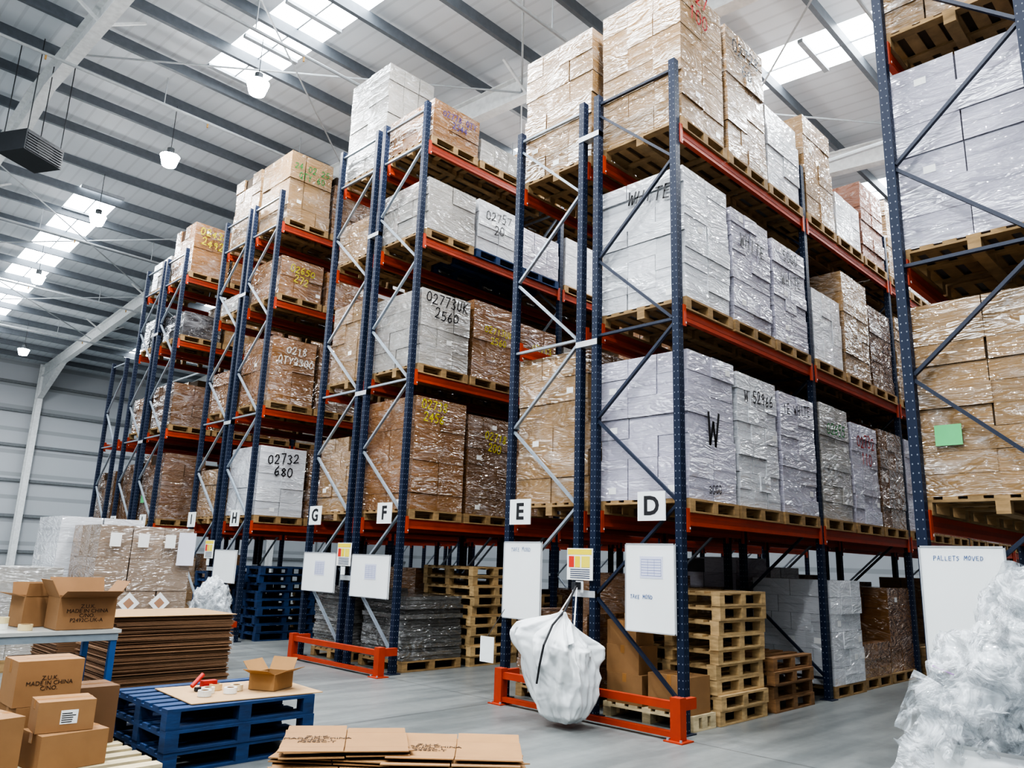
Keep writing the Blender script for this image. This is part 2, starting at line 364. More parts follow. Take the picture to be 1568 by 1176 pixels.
def load(x,y,z,w,d,h,kind='brown',txt=None,blue=False,nl=None,nx=None,ny=None,name=None,pal=True,green=False,tape=True):
    c=PAL[kind]; mb=MB()
    if pal: pallet(mb,x,y,z,w,d,WB if blue else WD); zb=z+.146
    else: zb=z+.003
    ins=random.uniform(0,.03)
    xa,xb,ya,yb=x+ins,x+w-ins,y+ins,y+d-ins
    H=z+h-zb; nl=nl or max(1,round(H/random.choice((.22,.28,.34)))); lh=H/nl
    mb.box(xa+.03,ya+.03,zb,xb-.03,yb-.03,z+h-.03,M_CARD,(c[0]*.25,c[1]*.25,c[2]*.25,1))  # added core: dark of the carton gaps put into its colour
    nx0=nx or random.choice((2,2,3)); ny0=ny or random.choice((2,3,3)); J=.006 if kind in('brown','dbrown') else .009
    for l in range(nl):
        a,b=(nx0,ny0) if l%2==0 else (nx0+random.choice((0,0,1)),ny0+random.choice((0,1)))
        if nx: a=nx
        if ny: b=ny
        sx=(xb-xa)/a; sy=(yb-ya)/b; ox=random.uniform(-J,J); oy=random.uniform(-J,J)
        for i in range(a):
            for j in range(b):
                if 0<i<a-1 and 0<j<b-1 and l<nl-1: continue
                if l==nl-1 and nl>3 and random.random()<.05: continue
                jx=ox+random.uniform(-J,J);jy=oy+random.uniform(-J,J)
                x_=xa+i*sx+.002+jx;y_=ya+j*sy+.002+jy;z_=zb+l*lh+.001
                cv=vary(c,.10)
                mb.box(x_,y_,z_,x_+sx-.004,y_+sy-.004,z_+lh-.003,M_WRAP,cv)
                tc=(cv[0]*1.15,cv[1]*1.13,cv[2]*1.1,1) if kind not in('white','lilac') else (cv[0]*.82,cv[1]*.82,cv[2]*.83,1)
                if tape and random.random()<.5:
                    if i==0: mb.box(x_-.0015,y_+.002,z_+lh*.46,x_,y_+sy-.008,z_+lh*.56,M_WRAP,tc)
                    if j==0: mb.box(x_+.002,y_-.0015,z_+lh*.46,x_+sx-.008,y_,z_+lh*.56,M_WRAP,tc)
                if random.random()<.08 and j==0: mb.box(x_+sx*.6,y_-.003,z_+lh*.3,x_+sx*.6+.1,y_-.0005,z_+lh*.3+.07,M_BOARD,LAB)
                if random.random()<.08 and i==0: mb.box(x_-.003,y_+sy*.4,z_+lh*.3,x_-.0005,y_+sy*.4+.1,z_+lh*.3+.07,M_BOARD,LAB)
    if green: mb.box(xa-.03,ya+.82,zb+H*.25,xa-.027,ya+1.02,zb+H*.25+.17,M_BOARD,C('#5fb878'))
    if txt:
        for t in txt:
            s_,face,u,v,size,col=t[:6]; r=t[6] if len(t)>6 else random.uniform(-.1,.1)
            if face=='-X': pos=(xa-.024,ya+(yb-ya)*(1-u),zb+H*v)
            else: pos=(xa+(xb-xa)*u,ya-.024,zb+H*v)
            scrawl(mb,s_,pos,size,face,col,r)
    return mb.build(name or ('wrapped_carton_pallet'))
# ---------------------------------------------------------------- racking
NAVY=C('#142036'); ORG=C('#ab3c1b'); GAL=C('#9aa4af')
XE=6.82; BAY=3.3
def frame(mb,x,ya,yb,top,bc,bm):
    for yy in (ya,yb):
        mb.box(x-.045,yy-.04,.008,x+.045,yy+.04,top,M_UP,NAVY)
        mb.box(x-.09,yy-.08,0,x+.09,yy+.08,.01,M_PAINT,NAVY)
    z=.25; a,b=(ya+.04,yb-.04); k=0
    mb.bar((x,a,z),(x,b,z),.04,.03,bm,bc); 
    while z+.95<top-.1:
        z2=z+.95; p,q=(a,b) if k%2==0 else (b,a)
        mb.bar((x,p,z+.03),(x,q,z2),.04,.03,bm,bc)
        if k%4==3: mb.bar((x,a,z2+.05),(x,b,z2+.05),.04,.03,bm,bc)
        z=z2+.02;k+=1
    mb.bar((x,a,top-.12),(x,b,top-.12),.04,.03,bm,bc)
def rack(ya,yb,nb,levels,top,bc=GAL,bm=None,ret=None,org=ORG):
    mb=ret or MB(); bm=bm or M_GALV
    for k in range(nb+1): frame(mb,XE+k*BAY,ya,yb,top,bc,bm)
    for k in range(nb):
        xa=XE+k*BAY+.05; xb=XE+(k+1)*BAY-.05
        for z in levels:
            for yy,s_ in ((ya,-1),(yb,1)):
                oc=vary(org,.1)
                mb.box(xa,yy-.03,z-.13,xb,yy+.025,z,M_PAINT,oc)
                mb.box(xa,yy-.033,z-.085,xb,yy-.03,z-.045,M_PAINT,(oc[0]*.7,oc[1]*.7,oc[2]*.7,1))
                for xx in (xa-.01,xb-.045): mb.box(xx,yy-.052,z-.2,xx+.055,yy-.03,z+.04,M_PAINT,oc)
                mb.box(xa+.03,yy-.055,z-.17,xa+.045,yy-.05,z-.15,M_BOARD,LAB)
    return mb
LV3=(2.10,4.28,6.46); LV4=(2.10,4.27,6.45,8.06)
RY={'C':(.98,2.08),'D':(4.34,5.44),'E':(5.68,6.78),'F':(8.96,10.06),'G':(10.28,11.38),'H':(13.6,14.7),'I':(14.92,16.02),'J':(18.2,19.3),'K':(19.52,20.62),'L':(21.3,22.3)}
def pair(r1,r2,nb,lv,top,c1,m1,c2,m2):
    mb=MB(); rack(*RY[r1],nb,lv,top,c1,m1,mb); rack(*RY[r2],nb,lv,top,c2,m2,mb)
    for k in range(nb+1):
        for z in (1.2,4.05,6.75): 
            mb.box(XE+k*BAY-.05,RY[r1][1]-.04,z,XE+k*BAY+.05,RY[r2][0]+.04,z+.07,M_GALV,C('#c8ccd0'))
    return mb.build('double_sided_pallet_rack')
pair('D','E',6,LV3,7.31,NAVY,M_PAINT,GAL,M_GALV)
pair('F','G',4,LV4,8.77,GAL,M_GALV,GAL,M_GALV)
pair('H','I',4,LV4,8.77,GAL,M_GALV,GAL,M_GALV)
pair('J','K',3,LV4,8.77,GAL,M_GALV,GAL,M_GALV)
mb=MB(); rack(*RY['L'],3,(2.1,4.28),6.5,GAL,M_GALV,mb); mb.build('pallet_rack')
mb=MB(); rack(.98,2.08,4,(2.03,4.2,6.38),8.8,NAVY,M_PAINT,mb); mb.build('pallet_rack')
YEL=C('#c4ba18');RED=C('#a02424');GRN=C('#207a38');WHT=C('#e0e0da');PUR=C('#3a2c78')
spec={
('D',0,0):dict(h=1.74,kind='lilac',nl=7,nx=2,ny=3,txt=[('W','-Y',.5,.5,.5,BLK),('3000','-Y',.5,.08,.13,BLK)]),
('D',0,1):dict(h=1.7,kind='white',nl=8,txt=[('W 52966','-Y',.5,.84,.2,BLK)]),
('D',0,2):dict(h=1.66,kind='lilac',nl=8,txt=[('1E WHITE','-Y',.45,.88,.19,BLK)]),
('D',0,3):dict(h=1.72,kind='grey',txt=[('02655','-Y',.5,.8,.24,GRN)]),
('D',0,4):dict(h=1.6,kind='lilac',txt=[('02732\n110','-Y',.5,.75,.26,RED)]),
('D',0,5):dict(h=1.65,kind='dbrown'),
('D',0,6):dict(h=1.65,kind='lilac',txt=[('0273','-Y',.5,.72,.26,RED)]),
('D',1,0):dict(h=1.72,kind='white',nl=8,nx=2,ny=3,txt=[('WHITE','-X',.62,.86,.24,BLK,-.15)]),
('D',1,1):dict(h=1.6,kind='lilac',nl=8,txt=[('WHITE','-Y',.5,.75,.25,BLK)]),
('D',1,2):dict(h=1.55,kind='lilac',nl=9,txt=[('5000','-Y',.5,.9,.22,BLK),('WHITE','-Y',.5,.66,.23,BLK)]),
('D',1,3):dict(h=1.2,kind='white'),('D',1,4):dict(h=1.75,kind='tan'),('D',1,5):dict(h=1.5,kind='dbrown'),
('D',1,6):dict(h=1.6,kind='tan',txt=[('92','-Y',.5,.8,.26,BLK)]),
('D',2,0):dict(h=2.05,kind='tan',nl=6,nx=2,ny=3,txt=[('027\n100','-Y',.4,.88,.28,RED)]),
('D',2,1):dict(h=2.0,kind='tan',txt=[('02728\n60','-Y',.5,.8,.28,BLK)]),
('D',2,2):dict(h=1.35,kind='white'),('D',2,3):dict(h=1.75,kind='tan'),('D',2,4):dict(h=.9,kind='white'),
('D',2,5):dict(h=1.5,kind='red'),('D',2,6):dict(h=1.6,kind='tan'),('D',2,7):dict(h=1.75,kind='white'),
('E',0,0):dict(h=1.98,kind='tan',nl=6),('E',1,0):None,('E',1,1):None,('E',1,2):dict(h=1.6,kind='brown'),
('E',2,0):dict(h=2.02,kind='tan',nl=6),('E',2,1):dict(h=1.4,kind='tan'),
('F',0,0):dict(h=1.82,kind='brown',nl=7,txt=[('02738\n2456','-Y',.35,.88,.2,YEL)]),
('F',0,1):dict(h=1.7,kind='dbrown',txt=[('02718\n200','-Y',.6,.75,.19,YEL)]),('F',0,2):dict(h=1.6,kind='brown'),
('F',1,0):dict(h=1.35,kind='grey',nl=4,txt=[('02773UK\n2560','-Y',.5,.8,.24,BLK)]),
('F',1,1):dict(h=1.45,kind='brown',txt=[('02713UK\n2560','-Y',.6,.6,.18,YEL)]),('F',1,2):dict(h=1.3,kind='brown',txt=[('02713\n260','-Y',.6,.6,.2,YEL)]),
('F',2,0):dict(h=1.02,kind='grey',nl=3),('F',2,1):dict(h=1.05,kind='white',blue=True,txt=[('02757\n20','-Y',.5,.65,.24,BLK)]),('F',2,2):dict(h=.9,kind='lilac',blue=True),
('F',2,3):dict(h=1.1,kind='white'),
('F',3,0):dict(h=.82,kind='brown',nl=3,txt=[('02778 QTY\n2544','-Y',.55,.62,.16,PUR)]),('F',3,1):dict(h=.55,kind='grey'),('F',3,2):dict(h=.8,kind='tan'),
('G',0,0):dict(h=1.35,kind='tan'),('G',1,0):dict(h=1.5,kind='tan'),('G',2,0):dict(h=.85,kind='tan'),('G',3,0):dict(h=2.1,kind='grey',nl=6),('G',3,1):dict(h=1.5,kind='brown'),
('H',0,0):dict(h=1.45,kind='white',nl=5,txt=[('02732\n680','-Y',.5,.75,.26,BLK)]),('H',0,1):dict(h=1.5,kind='dbrown'),
('H',1,0):dict(h=1.45,kind='brown',nl=4,txt=[('0218\nQTY2300','-Y',.55,.75,.22,WHT)]),('H',1,1):dict(h=1.5,kind='dbrown'),
('H',2,0):dict(h=.95,kind='brown',txt=[('02650\n272','-Y',.5,.6,.22,YEL)]),('H',2,1):dict(h=.9,kind='brown'),
('H',3,0):dict(h=1.65,kind='tan',nl=5,txt=[('24 02 25\nQTY 60','-Y',.5,.75,.2,GRN)]),('H',3,1):dict(h=1.5,kind='dbrown'),
('I',0,0):dict(h=1.1,kind='tan'),('I',1,0):dict(h=1.0,kind='brown'),('I',2,0):dict(h=.5,kind='grey'),('I',3,0):dict(h=1.7,kind='tan'),
('J',0,0):dict(h=1.65,kind='dbrown',nl=6,green=True),('J',1,0):dict(h=1.15,kind='dbrown'),('J',2,0):dict(h=.75,kind='dark'),
('J',3,0):dict(h=1.45,kind='brown',txt=[('02436\n2492','-Y',.5,.75,.28,YEL)]),
('K',0,0):dict(h=1.5,kind='dbrown'),('K',1,0):dict(h=1.0,kind='brown'),('K',2,0):dict(h=.9,kind='dark'),('K',3,0):dict(h=.9,kind='grey'),
('C',0,0):dict(h=1.78,kind='tan',nl=9,nx=2,ny=2,green=True),('C',1,0):dict(h=1.9,kind='lilac',nl=6,nx=2,ny=2),('C',2,0):dict(h=1.6,kind='tan',nl=6,nx=2,ny=3),
('L',0,0):dict(h=1.4,kind='dbrown'),('L',1,0):None,
}
rows={'C':(3,(2.03,4.2,6.38)),'D':(6,LV3),'E':(5,LV3),'F':(3,LV4),'G':(2,LV4),'H':(2,LV4),'I':(2,LV4),'J':(2,LV4),'K':(1,LV4),'L':(1,(2.1,4.28))}
for r,(nb,lv) in rows.items():
    ya,yb=RY[r]
    for li,z in enumerate(lv):
        for s_ in range(nb*3):
            bay,sl=divmod(s_,3)
            x=XE+bay*BAY+.09+sl*1.06
            key=(r,li,s_)
            if key in spec:
                k=spec[key]
                if k is None: continue
                k=dict(k)
            else:
                if random.random()<.06: continue
                gap=(lv[li+1]-z-.3) if li+1<len(lv) else 1.9
                k=dict(h=gap*random.uniform(.6,.98),kind=random.choice(('brown','brown','tan','tan','grey','lilac' if r=='D' else 'dbrown','white')))
            load(x,ya-.06,z+.002,1.0,1.2,**k)
# ---------------------------------------------------------------- ground level goods
def stack(x,y,n,w=1.0,d=1.2,c=WD,name='wooden_pallet_stack',z=0,jit=.03):
    mb=MB()
    for i in range(n):
        jx,jy=(random.uniform(-jit,jit),random.uniform(-jit,jit)) if i else (0,0)
        pallet(mb,x+jx,y+jy,z+.001+i*.146,w,d,vary(c,.12))
    return mb.build(name)
LW=C('#bfa174')
stack(7.42,4.3,9,c=LW); stack(8.62,4.3,4,c=C('#8a6642')); stack(8.25,8.95,10,c=LW); stack(7.15,13.5,9,1.2,1.0,WB,'blue_pallet_stack')
stack(7.0,14.95,8,1.2,1.0,WB,'blue_pallet_stack'); stack(13.8,4.3,3); stack(9.4,9.0,7)
stack(10.5,13.6,8); stack(8.6,13.6,6,c=LW)
for x,y,h,k in ((7.05,5.72,1.0,'brown'),(8.2,5.72,1.45,'brown'),(9.3,5.72,1.3,'tan'),(10.4,5.7,1.72,'lilac'),(11.5,5.7,1.6,'white'),(12.6,5.7,1.5,'brown'),
              (10.25,4.3,1.45,'white'),(11.35,4.34,.6,'brown'),(12.4,4.34,1.35,'brown'),(14.5,5.7,1.4,'brown'),(15,4.3,1.5,'tan'),
              (10.8,9.0,1.1,'brown'),(11.9,9.0,1.4,'dbrown'),(8.2,10.3,1.4,'brown'),(9.4,10.3,1.2,'brown'),(13,9,1.3,'brown'),
              (9.7,13.6,1.2,'brown'),(7.0,18.2,1.4,'tan'),(8.2,18.2,1.5,'brown'),(7,19.5,1.1,'grey')):
    load(x,y,.001,1.0,1.1,h,k,tape=True,name='boxed_goods_pallet')
def wrapflat(x,y,h,c):
    mb=MB(); pallet(mb,x,y,0.001,1.1,1.05); z=.148
    while z<h:
        t=random.uniform(.035,.07); j=random.uniform(0,.03)
        mb.box(x+j,y+j,z,x+1.1-j,y+1.05-random.uniform(0,.03),z+t-.004,M_WRAP,vary(c,.25)); z+=t
    mb.build('wrapped_sheet_pallet')
wrapflat(7.0,8.98,1.02,C('#444442')); wrapflat(7.0,10.3,1.05,C('#5a5a58'))
def closedbox(mb,x,y,z,w,d,h,rot=0,c=C('#9a7450'),lab=False):
    old=mb.M; mb.M=old@Matrix.Translation((x,y,z))@Matrix.Rotation(rot,4,'Z'); c=vary(c,.07)
    mb.box(-w/2,-d/2,.001,w/2,d/2,h-.004,M_CARD,c)
    g=.002
    mb.box(-w/2,-d/2,h-.004,w/2,-g,h,M_CARD,vary(c,.04)); mb.box(-w/2,g,h-.004,w/2,d/2,h,M_CARD,vary(c,.04))
    tc=(c[0]*1.25,c[1]*1.15,c[2]*.95,1)
    mb.box(-w/2-.001,-.025,h,w/2+.001,.025,h+.001,M_BOARD,tc); mb.box(-w/2-.001,-.025,h*.72,-w/2,.025,h,M_BOARD,tc); mb.box(w/2,-.025,h*.72,w/2+.001,.025,h,M_BOARD,tc)
    if lab:
        mb.box(-w*.1,-d/2-.002,h*.25,w*.2,-d/2,h*.7,M_BOARD,LAB)
        for q in range(5): mb.box(-w*.08,-d/2-.003,h*(.3+.07*q),w*random.uniform(.05,.18),-d/2-.002,h*(.33+.07*q),M_PLAIN,BLK)
    mb.M=old
CC=C('#85633f')
mb=MB()
pallet(mb,6.95,4.32,.001,.42,1.1,C('#cbb994'))
closedbox(mb,7.14,4.6,.146,.36,.5,.35,0,CC); closedbox(mb,7.14,5.15,.146,.36,.45,.3,0,CC); closedbox(mb,7.14,5.18,.446,.34,.42,.28,0,CC); closedbox(mb,7.14,5.2,.726,.32,.38,.25,0,CC)
mb.build('carton_stack')
# ---------------------------------------------------------------- rack-end signs, boards, guards
BW=C('#dde0e0')
def sign(ch,y,z,w=.34,h=.3):
    mb=MB(); mb.box(6.735,y-w/2,z-h/2,6.75,y+w/2,z+h/2,M_BOARD,BW)
    mb.box(6.75,y-.02,z-.05,6.775,y+.02,z+.05,M_GALV,GAL)
    ob=mb.build('aisle_letter_sign'); text(ob,ch,(6.733,y,z-.005),.27,'-X',BLK,0,.008,name='letter')
for ch,y,z in (('D',4.64,2.16),('E',6.53,2.14),('F',9.27,2.18),('G',11.14,2.18),('H',13.95,2.18),('I',15.85,2.18),('J',18.5,2.18),('K',20.4,2.18),('L',22.1,2.18)): sign(ch,y,z)
INKB=C('#3a5a90')
def board(y0,y1,z0,z1,paper=True,txt=None,lowtxt=None,ts=.07):
    mb=MB(); mb.box(6.735,y0,z0,6.75,y1,z1,M_BOARD,BW)
    for a,b,c,d in ((y0,y1,z0,z0+.012),(y0,y1,z1-.012,z1),(y0,y0+.012,z0,z1),(y1-.012,y1,z0,z1)): mb.box(6.73,a,c,6.735,b,d,M_GALV,C('#b9bcc0'))
    mb.box(6.75,(y0+y1)/2-.02,z1-.1,6.775,(y0+y1)/2+.02,z1-.02,M_GALV,GAL)
    if paper:
        yc=(y0+y1)/2-.02; zc=z1-.24 if z1-z0>.7 else (z0+z1)/2+.06
        mb.box(6.7325,yc-.14,zc-.11,6.7345,yc+.14,zc+.11,M_BOARD,C('#c2c5d6'))
        for q in range(7):
            zz=zc-.085+q*.027
            mb.box(6.7315,yc-.12,zz,6.7325,yc+.12,zz+.005,M_PLAIN,C('#7d84ad'))
        for q in range(4): mb.box(6.7315,yc-.12+q*.08,zc-.085,6.7325,yc-.117+q*.08,zc+.08,M_PLAIN,C('#7d84ad'))
    if txt: scrawl(mb,txt,(6.7305,(y0+y1)/2+.02,z1-.09),ts,'-X',INKB,.02,.004)
    if lowtxt: scrawl(mb,lowtxt,(6.7305,(y0+y1)/2+.1,z0+.35),.06,'-X',INKB,.02,.005)
    mb.build('whiteboard')
board(4.36,4.97,.9,1.78,True,None,'take mond'); board(6.16,6.78,.9,1.79,False,'take mond')
board(9.05,10.0,.98,1.59); board(10.42,11.36,1.0,1.6); board(13.7,14.6,1.0,1.6,False)
board(1.5,2.1,.9,1.78,False,'Pallets moved',None,.052)
def notice(y,z,w=.36,h=.34):
    mb=MB(); mb.box(6.70,y-w/2,z-h/2,6.712,y+w/2,z+h/2,M_BOARD,C('#e3e4df'))
    mb.box(6.697,y-w/2+.01,z+h*.3,6.6995,y+w/2-.01,z+h*.47,M_BOARD,C('#e0cb35'))
    mb.box(6.696,y-w*.02,z-h*.1,6.70,y+w*.18,z+h*.25,M_BOARD,C('#d8c22a'))
    mb.box(6.695,y+w*.22,z-h*.1,6.70,y+w*.42,z+h*.25,M_BOARD,C('#c0392b')); mb.box(6.695,y-w*.4,z-h*.1,6.70,y-w*.08,z+h*.25,M_BOARD,C('#d9c94a'))
    for q in range(5): mb.box(6.696,y-w*.4,z-h*.44+q*.022,6.70,y+w*.36,z-h*.44+q*.022+.008,M_PLAIN,C('#333a55'))
    mb.box(6.712,y-.02,z-.02,6.775,y+.02,z+.02,M_GALV,GAL)
    mb.box(6.70,y-.05,z-h/2-.13,6.712,y+.05,z-h/2-.01,M_BOARD,BW)
    mb.build('load_safety_notice')
notice(5.56,1.55); notice(10.17,1.58); notice(14.8,1.6)
def guard(y0,y1):
    mb=MB(); o=C('#a03617'); x=6.50
    for yy in (y0,y1):
        mb.box(x-.05,yy-.055,.01,x+.05,yy+.055,.38,M_PAINT,o); mb.box(x-.1,yy-.1,0,x+.1,yy+.1,.012,M_PAINT,o)
        mb.box(x+.05,yy-.03,.26,6.77,yy+.03,.36,M_PAINT,o)
    mb.box(x-.03,y0+.055,.27,x+.03,y1-.055,.34,M_PAINT,o); mb.box(x-.03,y0+.055,.03,x+.03,y1-.055,.08,M_PAINT,o)
    for yy in (y0,y1):
        for q in (-.07,.07): mb.cyl((x-.07,yy+q,.012),(x-.07,yy+q,.03),.012,M_GALV,GAL,8)
    mb.build('rack_end_guard')
guard(4.20,6.52); guard(8.83,11.05); guard(13.5,15.7)
mb=MB(); mb.box(6.46,6.62,.42,6.47,6.84,.7,M_BOARD,BW); mb.cyl((6.465,6.73,.7),(6.7,6.70,1.0),.004,M_PLAIN,BLK,6); mb.build('hanging_clipboard')
# ---------------------------------------------------------------- bulk bag hanging
def revolve(mb,c,prof,n,mat,col,fn):
    b=len(mb.v); m_=len(prof)
    for k,(r,z) in enumerate(prof):
        for i in range(n):
            a=2*math.pi*i/n; p=fn(a,r,z,k/(m_-1)); mb.v.append((c[0]+p[0],c[1]+p[1],c[2]+p[2]))
    for k in range(m_-1):
        for i in range(n):
            j=(i+1)%n; mb.face([b+k*n+i,b+k*n+j,b+(k+1)*n+j,b+(k+1)*n+i],mat,col)
    mb.face([b+i for i in range(n)][::-1],mat,col)
    mb.face([b+(m_-1)*n+i for i in range(n)],mat,col)
BY=5.33
mb=MB(); mb.smooth=True
ctrl=[(0,0),(.14,.015),(.24,.07),(.33,.2),(.40,.38),(.44,.54),(.46,.68),(.46,.76),(.40,.83),(.28,.89),(.15,.95),(.07,1.0),(.03,1.04)]
prof=[]
for k in range(len(ctrl)-1):
    for q in range(7):
        t=q/7; prof.append((ctrl[k][0]*(1-t)+ctrl[k+1][0]*t,ctrl[k][1]*(1-t)+ctrl[k+1][1]*t))
prof.append(ctrl[-1])
def bagfn(a,r,z,t):
    ca,sa=math.cos(a),math.sin(a)
    sq=1/(max(abs(ca),abs(sa))**.6)
    r1=abs(noise.noise(Vector((ca*1.3+3,sa*1.3,z*1.2))))
    r2=abs(noise.noise(Vector((ca*2.6+7,sa*2.6,z*1.8+sa*2))))
    r3=abs(noise.noise(Vector((ca*4.6+1,sa*4.6,z*4.5))))
    pl=(.11*abs(math.sin(a*5.5+1.5*z))+.05*math.sin(a*13+3*z))*min(1,max(0,z-.2)*2.2)
    rr=r*(1.14-pl-.40*r1-.34*r2-.18*r3)*sq
    shy=.16*(z-.5) if z<.8 else .048-.5*(z-.8)
    zz=z+(.13*sa*min(1,r/.4)*max(0,(z-.45)*2))
    return (rr*ca*.66, rr*sa*.98+shy, max(.0,zz))
revolve(mb,(6.1,BY,.04),prof,140,M_SACK,(1,1,1,1),bagfn)
mb.smooth=False
KY=BY-.07
for (dy,dz,wd) in ((.26,.0,.08),(-.16,-.03,.08)):
    y=KY+dy
    mb.quad([(5.98,y-wd,.84+dz),(5.93,y,.80+dz),(6.05,y*.6+KY*.4,.98+dz),(6.11,KY+dy*.3-.03,1.04+dz)],M_SACK,(1,1,1,1))
    mb.quad([(5.93,y,.80+dz),(5.99,y+wd,.86+dz),(6.11,KY+dy*.3+.04,1.05+dz),(6.05,y*.6+KY*.4,.98+dz)],M_SACK,(1,1,1,1))
mb.cyl((6.1,KY,1.06),(6.66,5.56,1.34),.012,M_PLAIN,C('#1c1c20'),8)
pts=[(6.1,KY,1.08),(5.9,KY-.03,.96),(5.78,KY-.03,.78),(5.76,KY-.0,.6),(5.79,KY+.06,.42)]
for a,b in zip(pts[:-1],pts[1:]): mb.cyl(a,b,.011,M_PLAIN,C('#1c1c20'),8)
for s_ in (-1,1): mb.cyl((6.1,KY+s_*.14,.96),(6.66,5.56,1.32),.008,M_PLAIN,C('#cfcfcf'),6)
mb.box(6.6,5.53,1.28,6.69,5.59,1.36,M_PAINT,C('#2a2c30'))
mb.build('bulk_bag')
# ---------------------------------------------------------------- crumpled film heaps
def blob(mb,c,r,sub,seed,mat,amp=.25,fs=2.2,sm=True):
    bm=bmesh.new(); bmesh.ops.create_icosphere(bm,subdivisions=sub,radius=1)
    b=len(mb.v)
    for v in bm.verts:
        p=v.co.normalized(); q=p*fs+Vector((seed,seed*1.7,-seed))
        d=noise.noise(q)*.8+(.5-abs(noise.noise(q*2.1)))*.6+(.4-abs(noise.noise(q*4.1)))*.2
        k=1+amp*d
        mb.v.append((c[0]+p.x*r[0]*k,c[1]+p.y*r[1]*k,max(.004,c[2]+p.z*r[2]*k)))
    old=mb.smooth; mb.smooth=sm
    for f in bm.faces: mb.face([b+v.index for v in f.verts],mat,(1,1,1,1))
    mb.smooth=old
    bm.free()
def crumpled_sheet(mb,c,size,seed,n=20,amp=.05):
    rnd=random.Random(seed); R=Matrix.Rotation(rnd.uniform(0,6.28),3,'Z')@Matrix.Rotation(rnd.uniform(-1.2,1.2),3,'X')@Matrix.Rotation(rnd.uniform(-1.2,1.2),3,'Y')
    b=len(mb.v); curl=rnd.uniform(2,5)
    for i in range(n+1):
        for j in range(n+1):
            u=(i/n-.5)*size; v=(j/n-.5)*size
            q=Vector((u*5+seed,v*5,seed*.3))
            h=amp*(noise.noise(q)*1.6+(.4-abs(noise.noise(q*1.9)))*1.1)
            ru=1/curl*math.sin(u*curl); h+=(1-math.cos(u*curl))/curl
            p=R@Vector((ru,v*(1+.3*noise.noise(q*.7)),h)); mb.v.append((c[0]+p.x,c[1]+p.y,max(.01,c[2]+p.z)))
    old=mb.smooth; mb.smooth=True
    for i in range(n):
        for j in range(n): k=b+i*(n+1)+j; mb.face([k,k+1,k+n+2,k+n+1],M_FILM,(1,1,1,1))
    mb.smooth=old
mb=MB(); hx,hy=4.54,.96
n=48; rings=((.0,.36),(.2,.41),(.5,.40),(.78,.39),(.80,.41),(.77,.37))
b=len(mb.v)
for z,r in rings:
    for i in range(n):
        a=2*math.pi*i/n; sq=1/(max(abs(math.cos(a)),abs(math.sin(a)))**.7); rr=r*sq*(1+.04*noise.noise(Vector((math.cos(a)*3,math.sin(a)*3,z*4))))
        mb.v.append((hx+rr*math.cos(a),hy+rr*math.sin(a),z+.004))
for k in range(len(rings)-1):
    for i in range(n):
        j=(i+1)%n; mb.face([b+k*n+i,b+k*n+j,b+(k+1)*n+j,b+(k+1)*n+i],M_SACK,(1,1,1,1))
for (dx,dy,z,r,sd) in ((0,0,.9,.34,3.1),(.06,-.12,1.2,.30,8.4),(-.1,.14,1.0,.26,14.4),(0,0,1.05,.2,19),(.1,-.2,1.02,.3,25),(-.12,-.08,1.15,.22,33),(.02,-.05,1.38,.2,37),(-.16,.2,.85,.2,44)):
    blob(mb,(hx+dx,hy+dy,z),(r,r,r*.95),5,sd,M_FILM,.5,1.8)
rr=random.Random(5)
for k in range(24):
    a=rr.uniform(0,6.28); zz=rr.uniform(.75,1.5); rad=(.36 if zz<1.1 else .34-(zz-1.1)*.45)*rr.uniform(.6,1.0)
    cx=hx+.05*(zz-.8)*2+rad*math.cos(a); cy=hy-.16*(zz-.8)*1.4+rad*math.sin(a)
    crumpled_sheet(mb,(cx,cy,zz),rr.uniform(.18,.34),k*1.37+2)
for k,(x,y,z) in enumerate(((4.3,1.36,.72),(4.22,1.3,.9),(4.32,1.42,.62))): crumpled_sheet(mb,(x,y,z),.3,k*3.3+50)
for (a,b_,c_) in (((4.2,1.35,.66),(4.1,1.46,.62),'#3a4a9a'),((4.12,1.05,.72),(4.08,.95,.76),'#b04050'),((4.2,1.2,1.1),(4.2,1.29,1.13),'#9050a0'),((4.08,.9,.68),(4.12,.82,.66),'#b04050')):
    mb.cyl(a,b_,.004,M_PLAIN,C(c_),6)
mb.build('waste_plastic_film_heap')
mb=MB(); 
for (z,r,sd) in ((.8,.24,5.5),(.95,.16,7.5),(.32,.28,9.5),(.6,.2,2.5)): blob(mb,(4.98,10.75,z),(r,r,r*1.4),5,sd,M_FILM,.45)
for k in range(8): crumpled_sheet(mb,(4.98+rr.uniform(-.12,.12),10.72+rr.uniform(-.12,.12),rr.uniform(.5,1.1)),.26,k*2.1+80,14)
mb.build('plastic_film_bag')
# ---------------------------------------------------------------- left wrapped loads
o=load(3.53,11.1,.001,1.28,1.1,1.86,'milky',nl=4,nx=3,ny=3,name='wrapped_carton_pallet')
load(3.38,12.25,.001,1.1,1.1,1.98,'white',nl=5,nx=2,ny=2); load(2.25,11.6,.001,1.1,1.1,1.28,'grey'); load(1.1,11.6,.001,1.1,1.1,1.25,'grey')
mb=MB()
for x in (3.66,4.02,4.38): mb.box(x,11.06,1.58,x+.14,11.065,1.76,M_BOARD,LAB)
mb.box(4.56,11.05,1.35,4.8,11.056,1.8,M_BOARD,C('#cfd0da'))
for x in (4.0,4.4): 
    mb.M=Matrix.Translation((x,11.06,.85))@Matrix.Rotation(.78,4,'Y'); mb.box(-.1,-.004,-.1,.1,0,.1,M_BOARD,LAB); mb.box(-.05,-.006,-.05,.05,-.004,.05,M_BOARD,C('#a07a60')); mb.M=Matrix.Identity(4)
lb=mb.build('shipping_label'); 
lb.parent=o; lb.location=lb.location-o.location
